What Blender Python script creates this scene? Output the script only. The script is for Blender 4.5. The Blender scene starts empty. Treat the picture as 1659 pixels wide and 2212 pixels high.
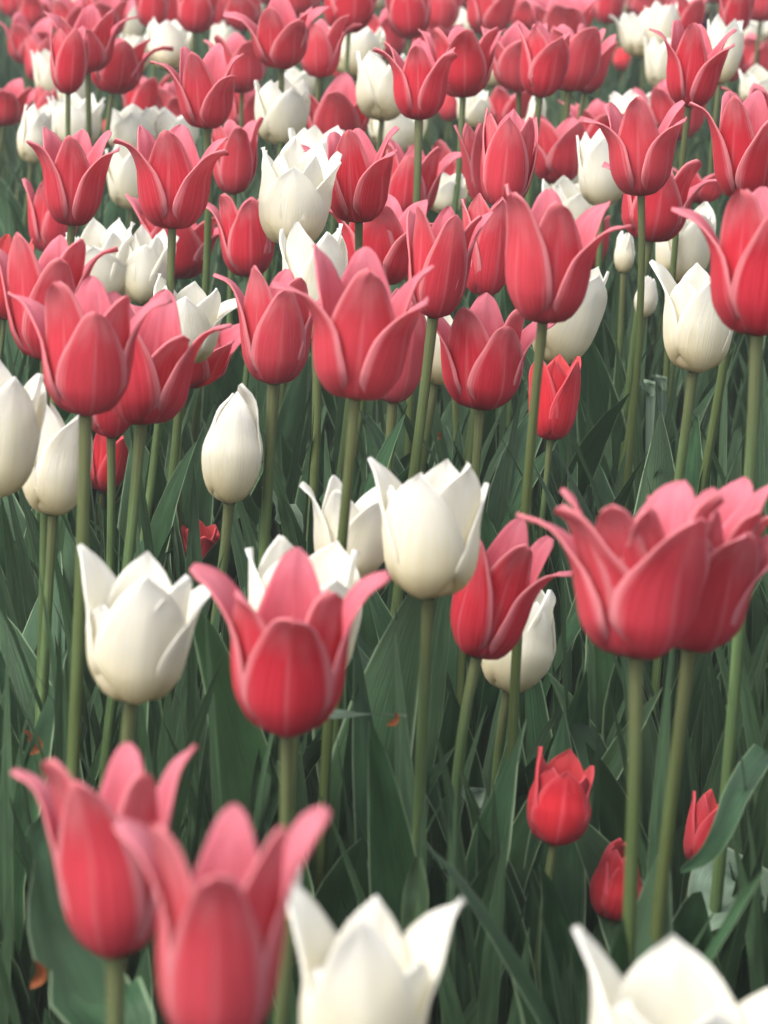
import bpy, math, random
import numpy as np

# ------------------------------------------------------------------ camera, sky, sun, exposure
S = bpy.context.scene
COL = S.collection
PITCH = math.radians(13.3)
FPX, CX, CY = 6500.0, 829.5, 1106.0        # focal length and centre, in units of a 1659 x 2212 picture
CAM_H = 0.77
cam_d = bpy.data.cameras.new('camera')
cam_d.sensor_fit = 'VERTICAL'
cam_d.sensor_height = 36.0
cam_d.lens = FPX / 2212.0 * 36.0
cam_d.clip_start = 0.05
cam_d.clip_end = 400.0
cam_d.dof.use_dof = True
cam_d.dof.focus_distance = 2.2
cam_d.dof.aperture_fstop = 17.0
cam = bpy.data.objects.new('camera', cam_d)
COL.objects.link(cam)
cam.location = (0, 0, CAM_H)
cam.rotation_euler = (math.pi / 2 - PITCH, 0, 0)
S.camera = cam

SUN_EL, SUN_AZ = math.radians(54), math.radians(232)      # azimuth from +Y towards +X
w = bpy.data.worlds.new('World')
S.world = w
w.use_nodes = True
nt = w.node_tree
nt.nodes.clear()
sky = nt.nodes.new('ShaderNodeTexSky')
sky.sky_type = 'NISHITA'
sky.sun_disc = False
sky.sun_elevation = SUN_EL
sky.sun_rotation = SUN_AZ
sky.air_density = 1.0
sky.dust_density = 4.0
hs = nt.nodes.new('ShaderNodeHueSaturation')
hs.inputs['Saturation'].default_value = 0.32               # thin even cloud: a nearly grey sky
bg = nt.nodes.new('ShaderNodeBackground')
bg.inputs['Strength'].default_value = 0.15
wo = nt.nodes.new('ShaderNodeOutputWorld')
nt.links.new(sky.outputs[0], hs.inputs['Color'])
nt.links.new(hs.outputs[0], bg.inputs['Color'])
nt.links.new(bg.outputs[0], wo.inputs['Surface'])
sd = bpy.data.lights.new('sun', 'SUN')
sd.energy = 0.9
sd.angle = math.radians(35)
sd.color = (1.0, 0.95, 0.86)
sun = bpy.data.objects.new('sun', sd)
COL.objects.link(sun)
sun.rotation_euler = (math.pi / 2 - SUN_EL, 0, math.pi - SUN_AZ)
S.view_settings.view_transform = 'Standard'
S.view_settings.look = 'None'
S.view_settings.gamma = 1.0
S.view_settings.use_curve_mapping = False
S.view_settings.exposure = 1.4

RX = np.array([1.0, 0, 0])
FW = np.array([0, math.cos(PITCH), -math.sin(PITCH)])
UP = np.array([0, math.sin(PITCH), math.cos(PITCH)])


def at(px, py, d):
    """World point seen at (px, py) at depth d."""
    return np.array([0, 0, CAM_H]) + FW * d + RX * ((px - CX) / FPX * d) - UP * ((py - CY) / FPX * d)


# ------------------------------------------------------------------ materials
def new_mat(name):
    m = bpy.data.materials.new(name)
    m.use_nodes = True
    m.node_tree.nodes.clear()
    return m, m.node_tree


def node(t, kind, **kw):
    n = t.nodes.new(kind)
    for k, v in kw.items():
        if k in n.inputs.keys() if isinstance(k, str) else False:
            n.inputs[k].default_value = v
        else:
            setattr(n, k, v)
    return n


def math_n(t, op, a, b=None, c=None, clamp=False):
    n = t.nodes.new('ShaderNodeMath')
    n.operation = op
    n.use_clamp = clamp
    for i, v in enumerate((a, b, c)):
        if v is None:
            continue
        if hasattr(v, 'links'):
            t.links.new(v, n.inputs[i])
        else:
            n.inputs[i].default_value = v
    return n.outputs[0]


def smooth(t, v, lo, hi, to0=0.0, to1=1.0):
    n = t.nodes.new('ShaderNodeMapRange')
    n.interpolation_type = 'SMOOTHSTEP'
    t.links.new(v, n.inputs['Value'])
    for k, x in (('From Min', lo), ('From Max', hi), ('To Min', to0), ('To Max', to1)):
        n.inputs[k].default_value = x
    return n.outputs['Result']


def mix(t, fac, a, b, mode='MIX'):
    n = t.nodes.new('ShaderNodeMix')
    n.data_type = 'RGBA'
    n.blend_type = mode
    for sock, v in ((n.inputs[0], fac), (n.inputs[6], a), (n.inputs[7], b)):
        if hasattr(v, 'links'):
            t.links.new(v, sock)
        elif isinstance(v, (int, float)):
            sock.default_value = v
        else:
            sock.default_value = (*v, 1.0)
    return n.outputs[2]


def finish(t, col, rough=0.5, trans=0.0, bump=None, bump_d=0.0005, spec=0.3, trans_col=None, sheen=0.0):
    p = t.nodes.new('ShaderNodeBsdfPrincipled')
    t.links.new(col, p.inputs['Base Color'])
    p.inputs['Roughness'].default_value = rough
    p.inputs['Specular IOR Level'].default_value = spec
    if sheen:
        p.inputs['Sheen Weight'].default_value = sheen
        p.inputs['Sheen Roughness'].default_value = 0.4
        p.inputs['Sheen Tint'].default_value = (1.0, 0.85, 0.85, 1)
    out = t.nodes.new('ShaderNodeOutputMaterial')
    sh = p.outputs[0]
    if bump is not None:
        b = t.nodes.new('ShaderNodeBump')
        b.inputs['Strength'].default_value = 0.7
        b.inputs['Distance'].default_value = bump_d
        t.links.new(bump, b.inputs['Height'])
        t.links.new(b.outputs[0], p.inputs['Normal'])
    if trans > 0:
        tr = t.nodes.new('ShaderNodeBsdfTranslucent')
        t.links.new(trans_col if trans_col is not None else col, tr.inputs['Color'])
        mx = t.nodes.new('ShaderNodeMixShader')
        mx.inputs[0].default_value = trans
        t.links.new(p.outputs[0], mx.inputs[1])
        t.links.new(tr.outputs[0], mx.inputs[2])
        sh = mx.outputs[0]
    t.links.new(sh, out.inputs['Surface'])


def uv_parts(t):
    uv = t.nodes.new('ShaderNodeUVMap')
    uv.uv_map = 'uv'
    sp = t.nodes.new('ShaderNodeSeparateXYZ')
    t.links.new(uv.outputs[0], sp.inputs[0])
    u, v = sp.outputs[0], sp.outputs[1]
    a = math_n(t, 'ABSOLUTE', math_n(t, 'MULTIPLY_ADD', u, 2.0, -1.0))
    return uv.outputs[0], a, v


def streaks(t, vec, su, sv, detail=3.0):
    mp = t.nodes.new('ShaderNodeMapping')
    mp.inputs['Scale'].default_value = (su, sv, 1)
    t.links.new(vec, mp.inputs['Vector'])
    at_ = t.nodes.new('ShaderNodeObjectInfo')
    ad = t.nodes.new('ShaderNodeVectorMath')
    ad.operation = 'ADD'
    t.links.new(mp.outputs[0], ad.inputs[0])
    cmb = t.nodes.new('ShaderNodeCombineXYZ')
    t.links.new(math_n(t, 'MULTIPLY', at_.outputs['Random'], 37.0), cmb.inputs[2])
    t.links.new(cmb.outputs[0], ad.inputs[1])
    n = t.nodes.new('ShaderNodeTexNoise')
    n.inputs['Scale'].default_value = 1.0
    n.inputs['Detail'].default_value = detail
    t.links.new(ad.outputs[0], n.inputs['Vector'])
    return n.outputs['Fac']


def tint_attr(t, name='tint'):
    n = t.nodes.new('ShaderNodeAttribute')
    n.attribute_type = 'OBJECT'
    n.attribute_name = name
    return n.outputs['Fac']


def petal_mat(name, deep, body, pale, base, edge_amt, tip_amt, tip_lo, trans, base_hi=0.22):
    m, t = new_mat(name)
    vec, a, v = uv_parts(t)
    st = streaks(t, vec, 26.0, 1.6)
    cl = streaks(t, vec, 3.0, 3.0, 2.0)
    fine = streaks(t, vec, 90.0, 3.0, 2.0)
    c = mix(t, smooth(t, st, 0.35, 0.65), deep, body)
    c = mix(t, math_n(t, 'MULTIPLY', tint_attr(t), 0.8), c, deep)
    c = mix(t, tint_attr(t, 'fade'), c, tuple(x * .6 + y * .4 for x, y in zip(body, pale)))
    c = mix(t, smooth(t, fine, 0.5, 0.72, 0.0, 0.22), c, tuple(x * .72 for x in deep))
    edge = math_n(t, 'ADD', a, math_n(t, 'MULTIPLY_ADD', st, 0.44, -0.22))
    e = smooth(t, edge, 0.72, 1.0, 0.0, edge_amt)
    tip = smooth(t, math_n(t, 'ADD', v, math_n(t, 'MULTIPLY_ADD', cl, 0.5, -0.25)), tip_lo, 1.0, 0.0, tip_amt)
    rib = smooth(t, a, 0.0, 0.1, 0.22, 0.0)
    f = math_n(t, 'MAXIMUM', math_n(t, 'MAXIMUM', e, tip), rib)
    c = mix(t, f, c, pale)
    b = smooth(t, v, 0.0, base_hi, 1.0, 0.0)
    c = mix(t, b, c, base)
    finish(t, c, 0.75, trans, fine, 0.0009, 0.10, sheen=0.1)
    return m


M = {}
M['r_out'] = petal_mat('red_petal_outside', (0.63, 0.030, 0.052), (0.74, 0.052, 0.084), (0.82, 0.34, 0.37),
                       (0.58, 0.12, 0.06), 0.8, 0.6, 0.58, 0.45, 0.06)
M['r_in'] = petal_mat('red_petal_inside', (0.64, 0.09, 0.13), (0.72, 0.14, 0.19), (0.78, 0.33, 0.40),
                      (0.30, 0.28, 0.10), 0.45, 0.55, 0.5, 0.38, 0.2)
M['s_out'] = petal_mat('scarlet_petal_outside', (0.58, 0.022, 0.034), (0.68, 0.040, 0.058), (0.80, 0.20, 0.23),
                       (0.6, 0.06, 0.03), 0.35, 0.3, 0.7, 0.2, 0.06)
M['s_in'] = petal_mat('scarlet_petal_inside', (0.6, 0.03, 0.04), (0.65, 0.05, 0.06), (0.72, 0.15, 0.15),
                      (0.3, 0.2, 0.05), 0.35, 0.4, 0.5, 0.2, 0.2)
M['w_out'] = petal_mat('cream_petal_outside', (0.90, 0.86, 0.70), (0.93, 0.90, 0.79), (0.94, 0.93, 0.89),
                       (0.86, 0.75, 0.42), 0.55, 0.95, 0.36, 0.5, 0.55)
M['w_in'] = petal_mat('cream_petal_inside', (0.88, 0.84, 0.68), (0.91, 0.88, 0.77), (0.93, 0.92, 0.86),
                      (0.80, 0.64, 0.25), 0.5, 0.9, 0.5, 0.42, 0.35)
M['v_out'] = petal_mat('violet_petal_outside', (0.03, 0.01, 0.05), (0.045, 0.018, 0.08), (0.10, 0.06, 0.16),
                       (0.04, 0.03, 0.05), 0.4, 0.3, 0.7, 0.1, 0.1)
M['v_in'] = M['v_out']


def green_mat(name, dark, light, edge, trans, rough=0.5, rib=True, edge_lo=0.9, tipc=None):
    m, t = new_mat(name)
    vec, a, v = uv_parts(t)
    st = streaks(t, vec, 34.0, 1.2)
    cl = streaks(t, vec, 2.2, 5.0, 3.0)
    c = mix(t, smooth(t, st, 0.3, 0.7), dark, light)
    c = mix(t, smooth(t, cl, 0.42, 0.75, 0.0, 0.75), c, tuple(x * 1.7 + 0.008 for x in light))
    c = mix(t, math_n(t, 'MULTIPLY', tint_attr(t), 0.9), c, (dark[0] * 1.5, dark[1] * 0.95, dark[2] * 0.7))
    if edge is not None:
        c = mix(t, smooth(t, a, edge_lo, 1.0, 0.0, 0.7), c, edge)
    if tipc is not None:
        c = mix(t, smooth(t, v, 0.8, 1.0, 0.0, 0.75), c, tipc)
    finish(t, c, rough, trans, st, 0.0014, 0.24)
    return m


M['leaf'] = green_mat('tulip_leaf', (0.014, 0.042, 0.016), (0.027, 0.074, 0.029), (0.30, 0.40, 0.24), 0.22, 0.5, edge_lo=0.9)
M['pale_leaf'] = green_mat('pale_leaf_underside', (0.12, 0.19, 0.13), (0.19, 0.27, 0.19), (0.3, 0.36, 0.26), 0.25, 0.55)
M['stem'] = green_mat('tulip_stem', (0.048, 0.084, 0.028), (0.078, 0.125, 0.045), None, 0.0, 0.5, tipc=(0.11, 0.115, 0.05))
M['blade'] = green_mat('narrow_blade', (0.020, 0.048, 0.021), (0.040, 0.082, 0.036), (0.15, 0.21, 0.11), 0.2, 0.5)
M['wither'] = green_mat('withered_petal', (0.22, 0.06, 0.02), (0.36, 0.12, 0.04), (0.5, 0.25, 0.1), 0.15, 0.6)
M['pistil'] = green_mat('pistil', (0.25, 0.28, 0.06), (0.4, 0.4, 0.1), None, 0.0)
M['anther'] = green_mat('anther', (0.45, 0.25, 0.02), (0.6, 0.36, 0.04), None, 0.0)

m, t = new_mat('dark_garden_soil')
tc = t.nodes.new('ShaderNodeTexCoord')
n1 = t.nodes.new('ShaderNodeTexNoise')
n1.inputs['Scale'].default_value = 9.0
n1.inputs['Detail'].default_value = 8.0
n2 = t.nodes.new('ShaderNodeTexNoise')
n2.inputs['Scale'].default_value = 120.0
n2.inputs['Detail'].default_value = 6.0
for n in (n1, n2):
    t.links.new(tc.outputs['Object'], n.inputs['Vector'])
c = mix(t, smooth(t, n1.outputs['Fac'], 0.35, 0.65), (0.014, 0.011, 0.009), (0.030, 0.023, 0.018))
c = mix(t, smooth(t, n2.outputs['Fac'], 0.55, 0.75, 0.0, 0.6), c, (0.06, 0.045, 0.035))
finish(t, c, 0.95, 0.0, n2.outputs['Fac'], 0.01, 0.1)
M['soil'] = m


# ------------------------------------------------------------------ mesh helpers
def grid_mesh(name, P, mats, closed_u=False, double=None, idx=(0, 1)):
    """P: (nv, nu, 3) points. double = second sheet (same shape) sewn on as the other face."""
    nv, nu = P.shape[:2]
    me = bpy.data.meshes.new(name)
    vs = P.reshape(-1, 3)
    I = np.arange(nv * nu).reshape(nv, nu)
    if closed_u:
        J = np.concatenate([I, I[:, :1]], 1)
    else:
        J = I
    q = np.stack([J[:-1, :-1], J[:-1, 1:], J[1:, 1:], J[1:, :-1]], -1).reshape(-1, 4)
    mi = np.zeros(len(q), int)
    uu = np.linspace(0, 1, J.shape[1])
    vv = np.linspace(0, 1, nv)
    U, V = np.meshgrid(uu, vv)
    UVg = np.stack([U, V], -1)
    uvq = np.stack([UVg[:-1, :-1], UVg[:-1, 1:], UVg[1:, 1:], UVg[1:, :-1]], -2).reshape(-1, 4, 2)
    if double is not None:
        off = nv * nu
        vs = np.concatenate([vs, double.reshape(-1, 3)])
        q2 = q[:, ::-1] + off
        uv2 = uvq[:, ::-1]
        ring = np.concatenate([I[0, :], I[1:, -1], I[-1, -2::-1], I[-2:0:-1, 0]])
        nx = np.roll(ring, -1)
        q3 = np.stack([nx, ring, ring + off, nx + off], -1)
        uvf = UVg.reshape(-1, 2)
        uv3 = np.stack([uvf[nx], uvf[ring], uvf[ring], uvf[nx]], 1)
        q = np.concatenate([q, q2, q3])
        uvq = np.concatenate([uvq, uv2, uv3])
        mi = np.concatenate([mi, np.ones(len(q2), int), np.zeros(len(q3), int)])
    me.from_pydata(vs.tolist(), [], q.tolist())
    l = me.uv_layers.new(name='uv')
    l.data.foreach_set('uv', uvq.astype(np.float32).ravel())
    me.polygons.foreach_set('use_smooth', np.ones(len(q), bool))
    me.polygons.foreach_set('material_index', mi.astype(np.int32))
    for x in mats:
        me.materials.append(x)
    me.update()
    return me


def link(name, data, parent=None, **props):
    o = bpy.data.objects.new(name, data)
    COL.objects.link(o)
    if parent is not None:
        o.parent = parent
    for k, v in props.items():
        o[k] = v
    return o


def catmull(x, y, q):
    """Smooth curve through (x, y) evaluated at q (finite-difference Hermite)."""
    x = np.asarray(x, float)
    y = np.asarray(y, float)
    d = np.gradient(y, x)
    k = np.clip(np.searchsorted(x, q) - 1, 0, len(x) - 2)
    h = x[k + 1] - x[k]
    s = (q - x[k]) / h
    return ((2 * s**3 - 3 * s**2 + 1) * y[k] + (s**3 - 2 * s**2 + s) * h * d[k]
            + (-2 * s**3 + 3 * s**2) * y[k + 1] + (s**3 - s**2) * h * d[k + 1])


FORMS = {   # flare of the tips, waist, petal width, belly height, tip shape
    'flare': (0.75, 1.02, 0.92, 0.36, 'lily'),
    'star': (1.2, 1.05, 0.86, 0.34, 'lily'),
    'cup': (0.08, 1.0, 1.08, 0.40, 'point'),
    'bud': (-0.50, 0.86, 1.12, 0.42, 'point'),
    'open': (0.5, 1.08, 1.0, 0.40, 'lily'),
}
WID = {
    'lily': ([0, .08, .22, .4, .56, .72, .86, .95, 1], [.28, .56, .90, 1.0, .90, .62, .38, .23, .07]),
    'point': ([0, .08, .22, .4, .6, .75, .87, .95, 1], [.28, .56, .9, 1.0, .86, .60, .32, .12, .01]),
    'blunt': ([0, .08, .22, .4, .6, .75, .87, .95, 1], [.26, .52, .85, 1.0, 1.0, .9, .68, .42, .12]),
}


def petal_mesh(name, H, R, az, f, L, inner, form, mats, rng, nu=9, nv=15, thick=0.0011, wide=1.0):
    _, waist, wf, bz, shp = FORMS[form]
    H = H * L
    k = 0.87 if inner else 1.0
    t = np.linspace(0, 1, nv)
    if f > 0:
        f = f / (1 + .35 * f)
    fz = max(f, 0.0)
    wob = rng.uniform(-.04, .04)
    tt = [0, .1, .26, .45, .66, .85, 1.0]
    rr = [.04, .50, .87, 1.0, waist + wob + .08 * f, waist + .46 * f, waist + f]
    zz = [0, .035, .19, bz + .03, .66, .88 - .02 * fz, 1.0 - .03 * fz - .06 * fz * fz]
    r = catmull(tt, rr, t) * R * k
    z = catmull(tt, zz, t) * H
    r = np.maximum(r, 0.002)
    wmax = R * wf * wide * (1.0 if not inner else .95) * rng.uniform(.94, 1.06)
    if f > .6 and form not in ('cup', 'bud'):
        shp = 'lily'
    W = catmull(*WID[shp], t) * wmax
    rho = np.maximum(r, .35 * R) * (1.0 + .7 * t**3)
    T = np.stack([np.gradient(r), np.gradient(z)], -1)
    T /= np.linalg.norm(T, axis=1, keepdims=True)
    N = np.stack([-T[:, 1], T[:, 0]], -1)
    s = np.linspace(-1, 1, nu)
    th = s[None, :] * (W / rho)[:, None]
    th = np.clip(th, -1.9, 1.9)
    lat = rho[:, None] * np.sin(th)
    dep = rho[:, None] * (1 - np.cos(th))
    curl = rng.uniform(-.5, .35) if not inner else rng.uniform(-.2, .5)
    dep = dep * (1 - (1 - curl * .6) * (t[:, None]**5) * .9)
    ph, ph2 = rng.uniform(0, 6.28, 2)
    amp = R * .07
    dep = dep + amp * np.abs(s)[None, :]**2.5 * np.sin(7.5 * t[:, None] + ph + 1.4 * np.sign(s)[None, :]) * np.clip(t[:, None] * 2.2 - .9, 0, 1)
    dep = dep - .035 * R * np.exp(-(s[None, :] / .16)**2) * np.sin(np.pi * t[:, None])**.5 * (1 if not inner else -1)
    dep = dep + .02 * R * np.sin(9.3 * t[:, None] + 4 * s[None, :] + ph2) * np.clip(t[:, None] * 1.5 - .3, .25, 1)
    # slow sideways swing of the tip
    lat = lat + (R * rng.uniform(-.16, .16) * t**3)[:, None]
    rad = r[:, None] + N[:, :1] * dep
    hgt = z[:, None] + N[:, 1:] * dep
    a = math.radians(az)
    er = np.array([math.sin(a), -math.cos(a), 0])
    et = np.array([math.cos(a), math.sin(a), 0])

    def build(rad, hgt):
        return rad[..., None] * er + lat[..., None] * et + hgt[..., None] * np.array([0, 0, 1.0])
    P = build(rad, hgt)
    Q = build(rad + N[:, :1] * thick, hgt + N[:, 1:] * thick)
    return grid_mesh(name, P, mats, double=Q)


def tube_mesh(name, C, rad, mats, n=8):
    """C: (k, 3) centre line, rad: (k,) radii."""
    C = np.asarray(C, float)
    T = np.gradient(C, axis=0)
    T /= np.linalg.norm(T, axis=1, keepdims=True)
    ref = np.array([1.0, 0, 0]) if abs(T[0][0]) < .8 else np.array([0, 1.0, 0])
    A = np.cross(T, ref)
    A /= np.linalg.norm(A, axis=1, keepdims=True)
    B = np.cross(T, A)
    an = np.linspace(0, 2 * np.pi, n, endpoint=False)
    P = C[:, None] + rad[:, None, None] * (np.cos(an)[None, :, None] * A[:, None] + np.sin(an)[None, :, None] * B[:, None])
    return grid_mesh(name, P, mats, closed_u=True)


def leaf_points(length, width, phi0, phi1, fold, twist, wave, rng, nu=7, nv=13, side=0.0):
    """A tulip leaf rising from the origin, arching towards +Y."""
    t = np.linspace(0, 1, nv)
    phi = phi0 + (phi1 - phi0) * t**1.6
    ds = length / (nv - 1)
    y = np.concatenate([[0], np.cumsum(np.sin(phi[:-1]) * ds)])
    z = np.concatenate([[0], np.cumsum(np.cos(phi[:-1]) * ds)])
    x = side * length * t**2
    C = np.stack([x, y, z], -1)
    T = np.stack([np.gradient(x), np.gradient(y), np.gradient(z)], -1)
    T /= np.linalg.norm(T, axis=1, keepdims=True)
    A = np.tile(np.array([1.0, 0, 0]), (nv, 1))
    N = np.cross(A, T)
    N /= np.linalg.norm(N, axis=1, keepdims=True)
    A = np.cross(T, N)
    tw = twist * t**1.3
    A2 = A * np.cos(tw)[:, None] + N * np.sin(tw)[:, None]
    N2 = -A * np.sin(tw)[:, None] + N * np.cos(tw)[:, None]
    wv = catmull([0, .1, .3, .5, .7, .86, .95, 1], [.42, .6, .93, 1.0, .82, .46, .2, .02], t) * width / 2
    s = np.linspace(-1, 1, nu)
    lift = (np.abs(s)[None, :] * (fold * (1.15 - t))[:, None] * wv[:, None])
    ph = rng.uniform(0, 6.28)
    lift = lift + wave * np.abs(s)[None, :]**2 * np.sin(9 * t[:, None] + ph + 1.1 * np.sign(s)[None, :]) * np.sin(np.pi * t)[:, None]
    return (C[:, None] + (s[None, :] * wv[:, None])[..., None] * A2[:, None] - lift[..., None] * N2[:, None])


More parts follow.
